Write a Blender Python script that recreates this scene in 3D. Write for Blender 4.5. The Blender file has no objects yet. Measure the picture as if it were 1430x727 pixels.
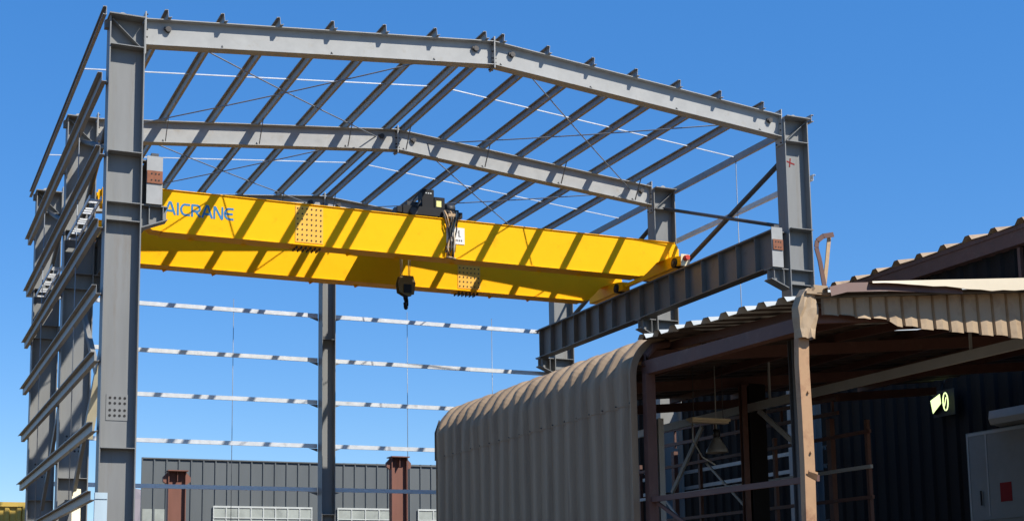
import bpy, bmesh, math, random
from mathutils import Vector as V, Matrix

random.seed(4)
S = bpy.context.scene
COL = S.collection

# ------------------------------------------------------------------ camera
EAVE = 16.53
CAM = V((-5.064, -35.399, 1.6))
yaw, pitch, roll = math.radians(24.34), math.radians(8.305), math.radians(-0.875)
f_ = V((math.sin(yaw) * math.cos(pitch), math.cos(yaw) * math.cos(pitch), math.sin(pitch)))
r_ = V((math.cos(yaw), -math.sin(yaw), 0))
u_ = r_.cross(f_)
r2 = r_ * math.cos(roll) + u_ * math.sin(roll)
u2 = -r_ * math.sin(roll) + u_ * math.cos(roll)
cd = bpy.data.cameras.new('camera')
cam = bpy.data.objects.new('camera', cd)
COL.objects.link(cam)
M = Matrix((r2, u2, -f_)).transposed().to_4x4()
M.translation = CAM
cam.matrix_world = M
cd.sensor_fit = 'HORIZONTAL'
cd.sensor_width = 36.0
cd.lens = 36.0 * 2008.9 / 1430.0
cd.shift_x = 0.0
cd.shift_y = (561.88 - 363.5) / 1430.0
cd.clip_start = 0.1
cd.clip_end = 6000
S.camera = cam

# ------------------------------------------------------------------ sky, sun, exposure
SUN = V((0.70, -1.0, 1.28)).normalized()          # towards the sun
el = math.asin(SUN.z)
az = math.atan2(SUN.x, SUN.y)
w = bpy.data.worlds.new('World')
S.world = w
w.use_nodes = True
nt = w.node_tree
sky = nt.nodes.new('ShaderNodeTexSky')
sky.sky_type = 'NISHITA'
sky.sun_disc = False
sky.sun_elevation = el
sky.sun_rotation = az
sky.altitude = 300
sky.air_density = 1.0
sky.dust_density = 0.0
sky.ozone_density = 2.0
bg = nt.nodes['Background']
hs = nt.nodes.new('ShaderNodeHueSaturation')
hs.inputs['Hue'].default_value = 0.505
hs.inputs['Saturation'].default_value = 1.36
nt.links.new(sky.outputs[0], hs.inputs['Color'])
mxs = nt.nodes.new('ShaderNodeMixRGB')              # even out the sky towards one mid blue
mxs.inputs[0].default_value = 0.42
mxs.inputs[2].default_value = (.50, 1.90, 5.1, 1)
nt.links.new(hs.outputs[0], mxs.inputs[1])
nt.links.new(mxs.outputs[0], bg.inputs[0])
bg.inputs[1].default_value = 0.118
sd = bpy.data.lights.new('sun', 'SUN')
sd.energy = 5.0
sd.angle = math.radians(0.5)
sd.color = (1.0, 0.95, 0.87)
so = bpy.data.objects.new('sun', sd)
COL.objects.link(so)
so.rotation_euler = SUN.to_track_quat('Z', 'Y').to_euler()
so.location = (20, -40, 60)
vs = S.view_settings
vs.view_transform = 'Standard'
vs.look = 'None'
vs.exposure = 0.45
vs.gamma = 1.0
vs.use_curve_mapping = False


# ------------------------------------------------------------------ materials
def mat(name, col, rough=0.55, metal=0.0, var=0.12, scale=1.5, stain=None, stain_amt=0.0, stain_scale=2.0,
        bump=0.0, streak=False, emit=None, spec=0.4):
    m = bpy.data.materials.new(name)
    m.use_nodes = True
    n, l = m.node_tree.nodes, m.node_tree.links
    b = n['Principled BSDF']
    b.inputs['Roughness'].default_value = rough
    b.inputs['Metallic'].default_value = metal
    b.inputs['Specular IOR Level'].default_value = spec
    geo = n.new('ShaderNodeNewGeometry')
    src = geo.outputs['Position']
    if streak:
        mp = n.new('ShaderNodeMapping')
        mp.inputs['Scale'].default_value = (1.0, 1.0, 0.12)
        l.new(src, mp.inputs[0])
        src = mp.outputs[0]
    nz = n.new('ShaderNodeTexNoise')
    nz.inputs['Scale'].default_value = scale
    nz.inputs['Detail'].default_value = 8
    nz.inputs['Roughness'].default_value = 0.65
    l.new(src, nz.inputs['Vector'])
    rp = n.new('ShaderNodeValToRGB')
    rp.color_ramp.elements[0].position = 0.3
    rp.color_ramp.elements[1].position = 0.72
    lo = [c * (1 - var) for c in col] + [1]
    hi = [min(1, c * (1 + var)) for c in col] + [1]
    rp.color_ramp.elements[0].color = lo
    rp.color_ramp.elements[1].color = hi
    l.new(nz.outputs['Fac'], rp.inputs[0])
    out = rp.outputs[0]
    if stain:
        n2 = n.new('ShaderNodeTexNoise')
        n2.inputs['Scale'].default_value = stain_scale
        n2.inputs['Detail'].default_value = 10
        n2.inputs['Roughness'].default_value = 0.7
        l.new(src, n2.inputs['Vector'])
        r3 = n.new('ShaderNodeValToRGB')
        r3.color_ramp.elements[0].position = 0.62 - 0.25 * stain_amt
        r3.color_ramp.elements[1].position = 0.80 - 0.15 * stain_amt
        l.new(n2.outputs['Fac'], r3.inputs[0])
        mx = n.new('ShaderNodeMixRGB')
        mx.inputs[2].default_value = list(stain) + [1]
        l.new(r3.outputs[0], mx.inputs[0])
        l.new(out, mx.inputs[1])
        out = mx.outputs[0]
    l.new(out, b.inputs['Base Color'])
    # roughness variation
    mr = n.new('ShaderNodeMapRange')
    mr.inputs[3].default_value = max(0.05, rough - 0.1)
    mr.inputs[4].default_value = min(1, rough + 0.12)
    l.new(nz.outputs['Fac'], mr.inputs[0])
    l.new(mr.outputs[0], b.inputs['Roughness'])
    if bump:
        n3 = n.new('ShaderNodeTexNoise')
        n3.inputs['Scale'].default_value = 3.0
        n3.inputs['Detail'].default_value = 4
        l.new(geo.outputs['Position'], n3.inputs['Vector'])
        bp = n.new('ShaderNodeBump')
        bp.inputs['Strength'].default_value = bump
        bp.inputs['Distance'].default_value = 0.05
        l.new(n3.outputs['Fac'], bp.inputs['Height'])
        l.new(bp.outputs[0], b.inputs['Normal'])
    if emit:
        b.inputs['Emission Color'].default_value = list(emit[:3]) + [1]
        b.inputs['Emission Strength'].default_value = emit[3]
    return m


MT = {
    'column': mat('grey_column_paint', (.196, .198, .19), .5, var=.13, scale=1.6, stain=(.17, .145, .115), stain_amt=.3, streak=True),
    'rafter': mat('grey_rafter_paint', (.325, .325, .31), .5, var=.11, scale=1.8, stain=(.27, .24, .19), stain_amt=.25),
    'beam': mat('grey_beam_paint', (.15, .145, .132), .5, var=.10, scale=1.5, stain=(.085, .07, .06), stain_amt=.15),
    'brace': mat('grey_brace_paint', (.07, .07, .07), .5, var=.1),
    'galv': mat('galvanised_steel', (.64, .66, .67), .42, metal=.35, var=.10, scale=5, stain=(.36, .36, .35), stain_amt=.15),
    'galv_dark': mat('darkened_galvanised_steel', (.28, .275, .26), .5, metal=.3, var=.14, scale=4, stain=(.19, .175, .15), stain_amt=.2),  # galvanised steel darkened to put in the shade on the left girts
    'rod': mat('steel_rod', (.25, .27, .29), .45, metal=.4),
    'bright_rod': mat('galvanised_strut', (.5, .53, .56), .4, metal=.3),
    'rust': mat('rust_primer', (.24, .09, .045), .8, var=.25, scale=9),
    'dark': mat('dark_hole', (.018, .017, .016), .7),
    'bolt': mat('dark_bolt', (.06, .055, .05), .5, metal=.5),
    'yellow': mat('yellow_crane_paint', (.96, .462, .001), .5, var=.04, scale=.9, stain=(.80, .34, .003), stain_amt=.2, bump=.08, spec=.1),
    'plate_yellow': mat('yellow_splice_plate', (.80, .42, .04), .5, var=.06, scale=4),
    'blue_letter': mat('blue_lettering', (.016, .17, .36), .5, var=.06),
    'black': mat('black_machine_paint', (.011, .011, .012), .5, var=.2, spec=.2),
    'dark_grey': mat('dark_grey_machine_paint', (.03, .031, .033), .5, var=.2),
    'label_yellow': mat('yellow_label', (.75, .68, .25), .5),
    'rope': mat('steel_wire_rope', (.5, .42, .3), .5, metal=.2),
    'hook_yellow': mat('worn_yellow_block', (.13, .085, .018), .5, var=.25),
    'white': mat('white_plate', (.70, .67, .62), .5, var=.03),
    'red': mat('red_rubber', (.50, .03, .015), .5),
    'cream': mat('cream_plate', (.72, .62, .40), .5),
    'cable_dark': mat('dark_cable', (.05, .045, .04), .6),
    'cable_tan': mat('tan_strap', (.42, .28, .15), .7, var=.2, scale=12),
    'khaki': mat('khaki_sheet', (.285, .20, .122), .6, var=.16, scale=1.1, stain=(.185, .12, .07), stain_amt=.4, streak=True, bump=.05),
    'tan': mat('tan_sheet', (.35, .25, .15), .6, var=.08, scale=1.2, stain=(.21, .13, .07), stain_amt=.4, bump=.25),
    'cream_trim': mat('cream_flashing', (.62, .53, .38), .55, var=.05),
    'tan_post': mat('weathered_tan_post', (.40, .235, .12), .6, var=.12, scale=4, stain=(.22, .10, .05), stain_amt=.45, stain_scale=4),
    'brown': mat('red_brown_paint', (.115, .056, .042), .6, var=.18, scale=3, stain=(.17, .11, .08), stain_amt=.2),
    'under': mat('shade_brown_sheet', (.065, .048, .038), .65, var=.25, scale=1.2, stain=(.12, .09, .07), stain_amt=.2),  # brown darkened with the shade under the shelter roof
    'redcol': mat('red_oxide_column', (.19, .08, .055), .6, var=.15, scale=3, stain=(.15, .06, .04), stain_amt=.25, streak=True),
    'shed': mat('black_blue_sheet', (.011, .0095, .009), .7, spec=.15, var=.2, scale=1.0),
    'backwall': mat('slate_grey_sheet', (.11, .122, .125), .5, var=.08, scale=.8, streak=True),
    'pane': mat('pale_translucent_sheet', (.33, .355, .32), .5, var=.2, scale=1.2, stain=(.16, .17, .16), stain_amt=.35, stain_scale=.9),
    'frame_pale': mat('pale_window_frame', (.5, .52, .49), .5),
    'yel_sheet': mat('yellow_container_paint', (.5, .34, .07), .5),
    'pale_blue': mat('pale_blue_board', (.42, .52, .57), .5, var=.08, scale=4, streak=True),
    'pipe': mat('grey_pipe_paint', (.38, .40, .39), .5, var=.1),
    'lamp': mat('grey_lamp_enamel', (.28, .29, .28), .4),
    'lit': mat('lit_floodlight_glass', (.8, .85, .4), .4, emit=(.80, 1.0, .42, 1.1)),
    'panel_white': mat('grey_white_door', (.19, .20, .19), .6, var=.12, scale=1.2),
    'red_sign': mat('red_sign', (.22, .02, .02), .7, spec=.1),
    'ground': mat('asphalt_yard', (.115, .078, .045), .9, var=.25, scale=.4, stain=(.085, .058, .035), stain_amt=.3, stain_scale=.2),
    'hill': mat('dry_hill', (.20, .17, .17), .9, var=.15, scale=.02),
}


# ------------------------------------------------------------------ mesh helpers (all in world coordinates)
def quadbox(bm, o, a, b, c, mi=0):
    """box from corner o along vectors a, b, c"""
    v = [bm.verts.new(o + a * i + b * j + c * k) for k in (0, 1) for j in (0, 1) for i in (0, 1)]
    for q in ((0, 2, 3, 1), (4, 5, 7, 6), (0, 1, 5, 4), (2, 6, 7, 3), (0, 4, 6, 2), (1, 3, 7, 5)):
        f = bm.faces.new([v[i] for i in q])
        f.material_index = mi


def box(bm, x0, x1, y0, y1, z0, z1, mi=0):
    quadbox(bm, V((x0, y0, z0)), V((x1 - x0, 0, 0)), V((0, y1 - y0, 0)), V((0, 0, z1 - z0)), mi)


def frame(p0, p1, up):
    d = (p1 - p0)
    L = d.length
    d.normalize()
    s = d.cross(up).normalized()
    t = s.cross(d)
    return d, s, t, L


def bar(bm, p0, p1, ws, wt, up=V((0, 0, 1)), mi=0):
    p0, p1 = V(p0), V(p1)
    d, s, t, L = frame(p0, p1, V(up))
    quadbox(bm, p0 - s * ws / 2 - t * wt / 2, s * ws, t * wt, d * L, mi)


def prism(bm, pts, vec, mi=0):
    """closed polygon (3d points) swept along vec"""
    vec = V(vec)
    a = [bm.verts.new(V(p)) for p in pts]
    b = [bm.verts.new(V(p) + vec) for p in pts]
    n = len(pts)
    fs = [bm.faces.new(a[::-1]), bm.faces.new(b)]
    for i in range(n):
        fs.append(bm.faces.new((a[i], a[(i + 1) % n], b[(i + 1) % n], b[i])))
    for f in fs:
        f.material_index = mi


def profile(bm, prof, p0, p1, up=V((0, 0, 1)), mi=0):
    """2d closed profile (s, t) swept from p0 to p1"""
    p0, p1 = V(p0), V(p1)
    d, s, t, L = frame(p0, p1, V(up))
    prism(bm, [p0 + s * a + t * b for a, b in prof], d * L, mi)


def tube(bm, pts, r, n=8, mi=0, r1=None):
    pts = [V(p) for p in pts]
    rings = []
    for i, p in enumerate(pts):
        d = (pts[min(i + 1, len(pts) - 1)] - pts[max(i - 1, 0)]).normalized()
        ref = V((0, 0, 1)) if abs(d.z) < .9 else V((1, 0, 0))
        s = d.cross(ref).normalized()
        t = s.cross(d)
        rr = r if r1 is None else r + (r1 - r) * i / (len(pts) - 1)
        rings.append([bm.verts.new(p + (s * math.cos(a) + t * math.sin(a)) * rr) for a in [2 * math.pi * k / n for k in range(n)]])
    for a, b in zip(rings, rings[1:]):
        for k in range(n):
            f = bm.faces.new((a[k], a[(k + 1) % n], b[(k + 1) % n], b[k]))
            f.material_index = mi
            f.smooth = True
    for rg in (rings[0][::-1], rings[-1]):
        f = bm.faces.new(rg)
        f.material_index = mi


def ibeam(bm, p0, p1, depth, width, tf, tw, up=V((0, 0, 1))):
    """I section centred on p0-p1, depth along up"""
    p0, p1 = V(p0), V(p1)
    d, s, t, L = frame(p0, p1, V(up))
    for sg in (-1, 1):
        c = t * sg * (depth / 2 - tf / 2)
        quadbox(bm, p0 + c - s * width / 2 - t * tf / 2, s * width, t * tf, d * L)
    hd = depth / 2 - tf
    quadbox(bm, p0 - s * tw / 2 - t * hd, s * tw, t * 2 * hd, d * L)


def zprof(h, b, th=.009, lip=.025, flip=1):
    """Z section, web vertical; origin at the web's bottom"""
    P = [(-th / 2, 0), (b, 0), (b, lip), (b - th, lip), (b - th, th), (th / 2, th), (th / 2, h),
         (-b, h), (-b, h - lip), (-b + th, h - lip), (-b + th, h - th), (-th / 2, h - th)]
    return [(p[0] * flip, p[1]) for p in P]


def cprof(h, b, th=.009, lip=.025, flip=1):
    P = [(0, 0), (b, 0), (b, lip), (b - th, lip), (b - th, th), (th, th), (th, h - th), (b - th, h - th),
         (b - th, h - lip), (b, h - lip), (b, h), (0, h)]
    return [(p[0] * flip, p[1]) for p in P]


def thing(name, label, cat, loc=(0, 0, 0), group=None):
    o = bpy.data.objects.new(name, None)
    o.empty_display_size = .3
    COL.objects.link(o)
    o.location = loc
    o['label'] = label
    o['category'] = cat
    if group:
        o['group'] = group
    return o


def wloc(o):
    p = V((0, 0, 0))
    while o:
        p += o.location
        o = o.parent
    return p


def part(name, bm, mats, parent=None, label=None, loc=None):
    if not isinstance(mats, (list, tuple)):
        mats = [mats]
    bmesh.ops.recalc_face_normals(bm, faces=bm.faces[:])
    me = bpy.data.meshes.new(name)
    org = wloc(parent) if parent else V(loc or (0, 0, 0))
    for v in bm.verts:
        v.co -= org
    bm.to_mesh(me)
    bm.free()
    for m in mats:
        me.materials.append(MT[m])
    o = bpy.data.objects.new(name, me)
    COL.objects.link(o)
    if parent:
        o.parent = parent
    else:
        o.location = org
    if label:
        o['label'] = label
    return o


def one(name, bm, mats, label, cat, loc, group=None):
    o = part(name, bm, mats, loc=loc)
    o['label'] = label
    o['category'] = cat
    if group:
        o['group'] = group
    return o


def struct(name, bm, mats):
    o = part(name, bm, mats)
    o['kind'] = 'structure'
    return o


def copy_tree(o, parent=None):
    c = o.copy()
    COL.objects.link(c)
    if parent:
        c.parent = parent
    for ch in [x for x in o.children]:
        copy_tree(ch, c)
    return c


NB = bmesh.new

# ------------------------------------------------------------------ ground and hill
bm = NB()
n = 40
vv = [[bm.verts.new((-3000 + 6000 * i / n, -3000 + 6000 * j / n, 0)) for i in range(n + 1)] for j in range(n + 1)]
for j in range(n):
    for i in range(n):
        bm.faces.new((vv[j][i], vv[j][i + 1], vv[j + 1][i + 1], vv[j + 1][i]))
struct('ground', bm, 'ground')

bm = NB()
NX, NY = 40, 12
cx, cy = 109.0, 640.0
grid = []
for j in range(NY + 1):
    row = []
    for i in range(NX + 1):
        a = -1 + 2 * i / NX
        b = -1 + 2 * j / NY
        h = 51 * math.exp(-(a * 3.2) ** 2) * math.exp(-(b * 1.8) ** 2) + 15 * math.exp(-((a - .3) * 2.2) ** 2) * math.exp(-(b * 1.5) ** 2)
        h += random.uniform(-1, 1) * 1.2
        if i in (0, NX) or j in (0, NY):
            h = -2
        row.append(bm.verts.new((cx + a * 120, cy + b * 120, h)))
    grid.append(row)
for j in range(NY):
    for i in range(NX):
        bm.faces.new((grid[j][i], grid[j][i + 1], grid[j + 1][i + 1], grid[j + 1][i]))
struct('hills', bm, 'hill')

# ------------------------------------------------------------------ steel portal frame
SPAN, D = 21.0, 0.87
BAYS = (0.0, 8.0, 16.25)
FW = 0.25                      # half flange width of a column
SL = 0.0926


def mx(x, side):
    return x if side < 0 else SPAN - x


def mbox(bm, side, x0, x1, y0, y1, z0, z1, mi=0):
    a, b = sorted((mx(x0, side), mx(x1, side)))
    box(bm, a, b, y0, y1, z0, z1, mi)


def make_column(side, label):
    base = V((mx(D / 2, side), 0, 0))
    t = thing('steel_column', label, 'column', base, 'columns of the grey portal frame')
    tf = .03
    bm = NB()
    mbox(bm, side, 0, tf, -FW, FW, .04, EAVE - .02)
    mbox(bm, side, D - tf, D, -FW, FW, .04, EAVE - .02)
    mbox(bm, side, tf, D - tf, -.01, .01, .04, EAVE - .02)
    part('shaft', bm, 'column', t)
    bm = NB()
    mbox(bm, side, -.15, D + .15, -FW - .1, FW + .1, 0, .04)
    part('base_plate', bm, 'column', t)
    bm = NB()
    mbox(bm, side, -.03, D - .035, -FW - .13, FW + .13, EAVE - .02, EAVE + .01)
    part('cap_plate', bm, 'column', t)
    # stiffeners
    for z, o in ((15.76, .30), (13.0, .36), (11.74, .24), (11.28, .24), (5.66, .27)):
        bm = NB()
        for s in (-1, 1):
            a, b = sorted((s * .012, s * o))
            mbox(bm, side, tf + .003, D - tf - .003, a, b, z - .011, z + .011)
        part('stiffener', bm, 'column', t)
    # slanting stiffener in the knee panel, with the corner gussets
    bm = NB()
    for s in (-1, 1):
        a = V((mx(.06, side), s * .012, EAVE - .08))
        b = V((mx(D - .1, side), s * .012, 15.80))
        prism(bm, [a, a + V((0, s * .2, 0)), b + V((0, s * .2, 0)), b], (0, 0, -.018))
    part('knee_stiffener', bm, 'column', t)
    # rafter end plate on the inner flange
    bm = NB()
    mbox(bm, side, D + .004, D + .034, -.17, .17, 15.66, 16.78)
    for z in (15.72, 15.92, 16.12, 16.32, 16.62, 16.72):
        for s in (-1, 1):
            cx_ = mx(D + .06, side)
            tube(bm, [(mx(D + .034, side), s * .12, z), (mx(D + .075, side), s * .12, z)], .022, 6, 1)
    part('end_plate', bm, ['rafter', 'bolt'], t)
    # lifting lug on the cap
    bm = NB()
    c = V((mx(.34, side), 0, EAVE + .01))
    pts = [c + V((-.13, -.012, 0)), c + V((.13, -.012, 0))] + [c + V((.13 * math.cos(a), -.012, .05 + .13 * math.sin(a))) for a in [math.pi * k / 10 for k in range(11)]]
    prism(bm, pts, (0, .024, 0))
    tube(bm, [c + V((0, -.02, .07)), c + V((0, .02, .07))], .04, 10, 1)
    part('lifting_lug', bm, ['rafter', 'dark'], t)
    # crane bracket
    bm = NB()
    x0, x1 = D + .003, 1.52
    mbox(bm, side, x0, x1, -.2, .2, 11.72, 11.75)
    a = [(x0, 11.14), (x1, 11.40), (x1, 11.43), (x0, 11.17)]
    prism(bm, [V((mx(x, side), -.2, z)) for x, z in a], (0, .4, 0))
    a = [(x0, 11.175), (x1 - .0, 11.435), (x1, 11.717), (x0, 11.717)]
    prism(bm, [V((mx(x, side), -.01, z)) for x, z in a], (0, .02, 0))
    for xs in (1.06, 1.40):
        zb = 11.19 + (xs - x0) * .40
        for s in (-1, 1):
            ya, yb = sorted((s * .013, s * .19))
            mbox(bm, side, xs, xs + .02, ya, yb, zb, 11.715)
    part('crane_bracket', bm, 'column', t)
    # splice plate: two groups of eight holes
    if side > 0:
        return t
    bm = NB()
    mbox(bm, side, .17, .70, -.024, -.012, 6.35, 6.99)
    for zz in (6.47, 6.60, 6.77, 6.90):
        for k in range(4):
            xx = mx(.26 + k * .117, side)
            tube(bm, [(xx, -.023, zz), (xx, -.030, zz)], .034, 8, 1)
    part('splice_plate', bm, ['column', 'dark'], t)
    return t


ORD = ['Front', 'Middle', 'Rear']
cl = make_column(-1, 'front left grey steel column, the tall one with a 16-hole splice plate')
cr = make_column(1, 'front right grey steel column with a small red painted cross near its top')
LBL = {(-1, 1): 'middle left grey steel column, seen striped with shadow behind the left girts',
       (-1, 2): 'rear left grey steel column, farthest one behind the left girts',
       (1, 1): 'middle right grey steel column, standing behind the crane and the dark runway beam',
       (1, 2): 'rear right grey steel column below the far end of the right runway beam'}
for i in (1, 2):
    for side, src in ((-1, cl), (1, cr)):
        c = copy_tree(src)
        c.location.y = BAYS[i]
        c['label'] = LBL[(side, i)]
# the red cross chalked on the front right column only
bm = NB()
bar(bm, (20.30, -.0135, 15.20), (20.62, -.0135, 15.12), .004, .045, up=(0, 0, 1))
bar(bm, (20.43, -.0165, 15.02), (20.47, -.0165, 15.30), .004, .04, up=(1, 0, 0))
part('red_cross_mark', bm, 'red_sign', cr)


def rz(x):
    """z of the rafter's top at x"""
    return EAVE + SL * min(x, SPAN - x) - .01


PURL = [1.43, 2.86, 4.33, 5.80, 7.26, 8.73, 10.21, 10.74, 12.15, 13.58, 15.0, 16.45, 17.86, 19.37]
RD = .70


def make_rafter(side, label):
    xa, xb = D + .036, SPAN / 2 - .018
    base = V((mx(xa, side), 0, rz(xa) - RD))
    t = thing('roof_rafter', label, 'rafter', base, 'rafters of the grey portal frame')
    bm = NB()
    tf, hw = .022, .172
    for z0, z1 in ((-tf, 0), (-RD, -RD + tf)):
        prism(bm, [V((mx(xa, side), -hw, rz(xa) + z0)), V((mx(xb, side), -hw, rz(xb) + z0)),
                   V((mx(xb, side), -hw, rz(xb) + z1)), V((mx(xa, side), -hw, rz(xa) + z1))], (0, 2 * hw, 0))
    prism(bm, [V((mx(xa, side), -.008, rz(xa) - RD + tf)), V((mx(xb, side), -.008, rz(xb) - RD + tf)),
               V((mx(xb, side), -.008, rz(xb) - tf)), V((mx(xa, side), -.008, rz(xa) - tf))], (0, .016, 0))
    part('beam', bm, 'rafter', t)
    bm = NB()
    xe = mx(SPAN / 2 - .001, side)
    xi = mx(SPAN / 2 - .017, side)
    a, b = sorted((xe, xi))
    box(bm, a, b, -.19, .19, rz(10.5) - RD - .10, rz(10.5) + .12)
    for z in (.05, -.1, -.3, -.5, -.62, -.76):
        for s in (-1, 1):
            tube(bm, [(mx(SPAN / 2 - .017, side), s * .12, rz(10.5) + z), (mx(SPAN / 2 - .07, side), s * .12, rz(10.5) + z)], .022, 6, 1)
    part('ridge_plate', bm, ['rafter', 'bolt'], t)
    # web stiffener tabs on the bottom flange under every second purlin
    ps = PURL[:7] if side < 0 else PURL[7:]
    for k, x in enumerate(ps):
        if k % 2 == (1 if side < 0 else 0):
            bm = NB()
            z = rz(x) - RD + tf
            prism(bm, [V((x - .005, -.02, z + .005)), V((x - .005, -.15, z + .005)), V((x - .005, -.02, z + .13))], (.012, 0, 0))
            part('gusset', bm, 'brace', t)
            bm = NB()
            bar(bm, (x + .05, -.62, rz(x) + .03), (x + .05, -.14, rz(x) - RD + .05), .05, .02, up=(1, 0, 0))
            part('fly_brace', bm, 'beam', t)
    # hubs where the roof brace rods pass through the web
    hx = (1.47, 9.98) if side < 0 else (11.10, 19.75)
    for x in hx:
        bm = NB()
        z = rz(x) - .23
        tube(bm, [(x, -.01, z), (x, -.11, z)], .075, 10)
        box(bm, x - .11, x - .02, -.09, -.02, z - .02, z + .05)
        part('rod_anchor', bm, 'bolt', t)
    return t


def place(src, y, label, keep_fly):
    c = copy_tree(src)
    c.location.y = y
    c['label'] = label
    return c


ral = make_rafter(-1, 'front left roof rafter, light grey, from the front left column to the ridge')
rar = make_rafter(1, 'front right roof rafter, light grey, sloping down to the front right column')
place(ral, 8.0, 'middle left roof rafter, its web striped with purlin shadows', True)
place(rar, 8.0, 'middle right roof rafter, its web striped with purlin shadows', True)
place(ral, 16.25, 'rear left roof rafter, mostly hidden behind the yellow crane', True)
place(rar, 16.25, 'rear right roof rafter, mostly hidden behind the yellow crane', True)
for r in (ral, rar):                       # the front frame has its braces on the far side only
    for ch in list(r.children):
        if ch.name.startswith('fly_brace'):
            ch.scale.y = -1

# purlins
NUM = ['first', 'second', 'third', 'fourth', 'fifth', 'sixth', 'seventh', 'eighth', 'ninth', 'tenth']
for k, x in enumerate(PURL):
    left = k < 7
    flip = 1
    slope = SL * (1 if left else -1)
    up = V((-slope, 0, 1)).normalized()
    bm = NB()
    profile(bm, zprof(.20, .083, lip=.026, flip=flip), (x, -.30, rz(x) + .004), (x, 16.62, rz(x) + .004), up)
    for y in BAYS:                         # cleats
        box(bm, x + .012 * flip - .02, x + .012 * flip + .02, y - .10, y - .09, rz(x) + .012, rz(x) + .17)
    i = (6 - k) if left else (k - 7)
    if i == 0:
        lab = 'roof purlin just %s of the ridge, one of the close pair' % ('left' if left else 'right')
    else:
        lab = '%s roof purlin down the %s slope from the ridge pair' % (NUM[i - 1], 'left' if left else 'right')
    one('roof_purlin', bm, 'galv_dark', lab, 'purlin', (x, -.30, rz(x)), 'purlins running the length of the roof')

# eave struts
for side, lab in ((-1, 'grey eave channel along the tops of the left columns'), (1, 'grey eave channel along the tops of the right columns')):
    bm = NB()
    x = mx(-.10, side)
    profile(bm, cprof(.22, .09, th=.012, flip=side), (x, -.32, EAVE - .06), (x, 16.75, EAVE - .06))
    t = thing('eave_strut', lab, 'eave strut', (x, -.32, EAVE - .06), 'eave struts of the grey frame')
    part('channel', bm, 'galv_dark', t)
    for y in BAYS:
        bm = NB()
        a, b = sorted((mx(-.10, side), mx(.0, side)))
        box(bm, a, b, y - .09, y + .09, EAVE - .30, EAVE - .09)
        part('bracket', bm, 'beam', t)

# mid-bay spacer rods between purlins
for bi, y in enumerate((4.0, 12.1)):
    for left in (True, False):
        xs = (-.08, 10.15) if left else (10.8, 21.08)
        z = [rz(max(0, min(SPAN, x))) + .11 for x in xs]
        bm = NB()
        bar(bm, (xs[0], y, z[0]), (xs[1], y, z[1]), .028, .032)
        one('sag_rod', bm, 'bright_rod', 'pale spacer strut across the purlins of the %s bay, %s of the ridge' % (['front', 'rear'][bi], 'left' if left else 'right'),
            'sag rod', (xs[0], y, z[0]), 'spacer struts between the roof purlins')
# crossed roof brace rods
RODS = [((1.47, .0), (9.79, 8.0)), ((9.98, 0), (1.55, 8.0)), ((11.15, 0), (19.3, 8.0)), ((19.75, 0), (11.6, 8.0))]
RL = ['rising from the left eave towards the ridge', 'falling from the ridge towards the left eave', 'falling from the ridge towards the right eave',
      'rising from the right eave towards the ridge']
for bay in (0, 1):
    for (a, b), lab in zip(RODS, RL):
        y0, y1 = (0, 8.0) if bay == 0 else (8.0, 16.25)
        pa, pb = V((a[0], y0, rz(a[0]) - .23)), V((b[0], y1, rz(b[0]) - .23))
        bm = NB()
        mid = (pa + pb) / 2 - V((0, 0, .05))
        tube(bm, [pa, (pa * .7 + pb * .3) - V((0, 0, .04)), mid, (pa * .3 + pb * .7) - V((0, 0, .04)), pb], .019, 6)
        one('brace_rod', bm, 'rod', 'thin brace rod of the %s roof bay %s' % (['front', 'rear'][bay], lab), 'brace rod', pa, 'crossed brace rods under the roof')

# girts of the left wall
LG = [14.78, 12.9, 11.05, 9.4, 7.75, 6.05, 4.4]
for k, z in enumerate(LG):
    bm = NB()
    x = -.16
    profile(bm, zprof(.22, .11, lip=.03, flip=1), (x, -.22, z), (x, 17.0, z), V((-1, 0, .0)) if False else V((0, 0, 1)))
    t = thing('side_girt', '%s girt from the top of the left wall, running back across the columns' % NUM[k], 'girt', (x, -.22, z), 'girts of the left wall')
    part('rail', bm, 'galv_dark', t)
    for y in BAYS:
        bm = NB()
        box(bm, -.145, -.002, y - .06, y + .06, z + .012, z + .028)
        box(bm, -.145, -.135, y - .06, y + .06, z + .03, z + .19)
        part('cleat', bm, 'beam', t)
for bi, y in enumerate((4.0, 12.1)):
    bm = NB()
    tube(bm, [(-.13, y, 4.6), (-.13, y, 15.1)], .014, 6)
    one('wall_sag_rod', bm, 'rod', 'thin upright tie rod through the left girts of the %s bay' % ['front', 'rear'][bi], 'sag rod', (-.13, y, 4.6), 'upright tie rods in the walls')

# girts of the rear wall, broken at the middle wall column
BG = [12.84, 11.13, 9.52, 7.86, 6.22]
YB = 16.25 + .30
for k, z in enumerate(BG):
    for left in (True, False):
        xa, xb = (-.1, 10.38) if left else (10.92, 21.1)
        bm = NB()
        profile(bm, cprof(.15, .075, flip=-1), (xa, YB, z - .02), (xb, YB, z - .02))
        t = thing('rear_girt', '%s girt from the top of the rear wall, %s of the middle wall column' % (NUM[k], 'left' if left else 'right'), 'girt', (xa, YB, z - .04), 'girts of the rear wall')
        part('rail', bm, 'galv', t)
        bm = NB()
        xc = 10.38 - .35 if left else 10.92
        prism(bm, [V((xc, YB - .04, z - .045)), V((xc + .35, YB - .04, z - .045)), V(((xc + .35) if left else xc, YB - .04, z - .17))], (0, .01, 0))
        part('cleat', bm, 'beam', t)
for x, nm in ((2.95, 'left edge'), (8.1, 'left middle'), (13.7, 'right middle')):
    pass
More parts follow.
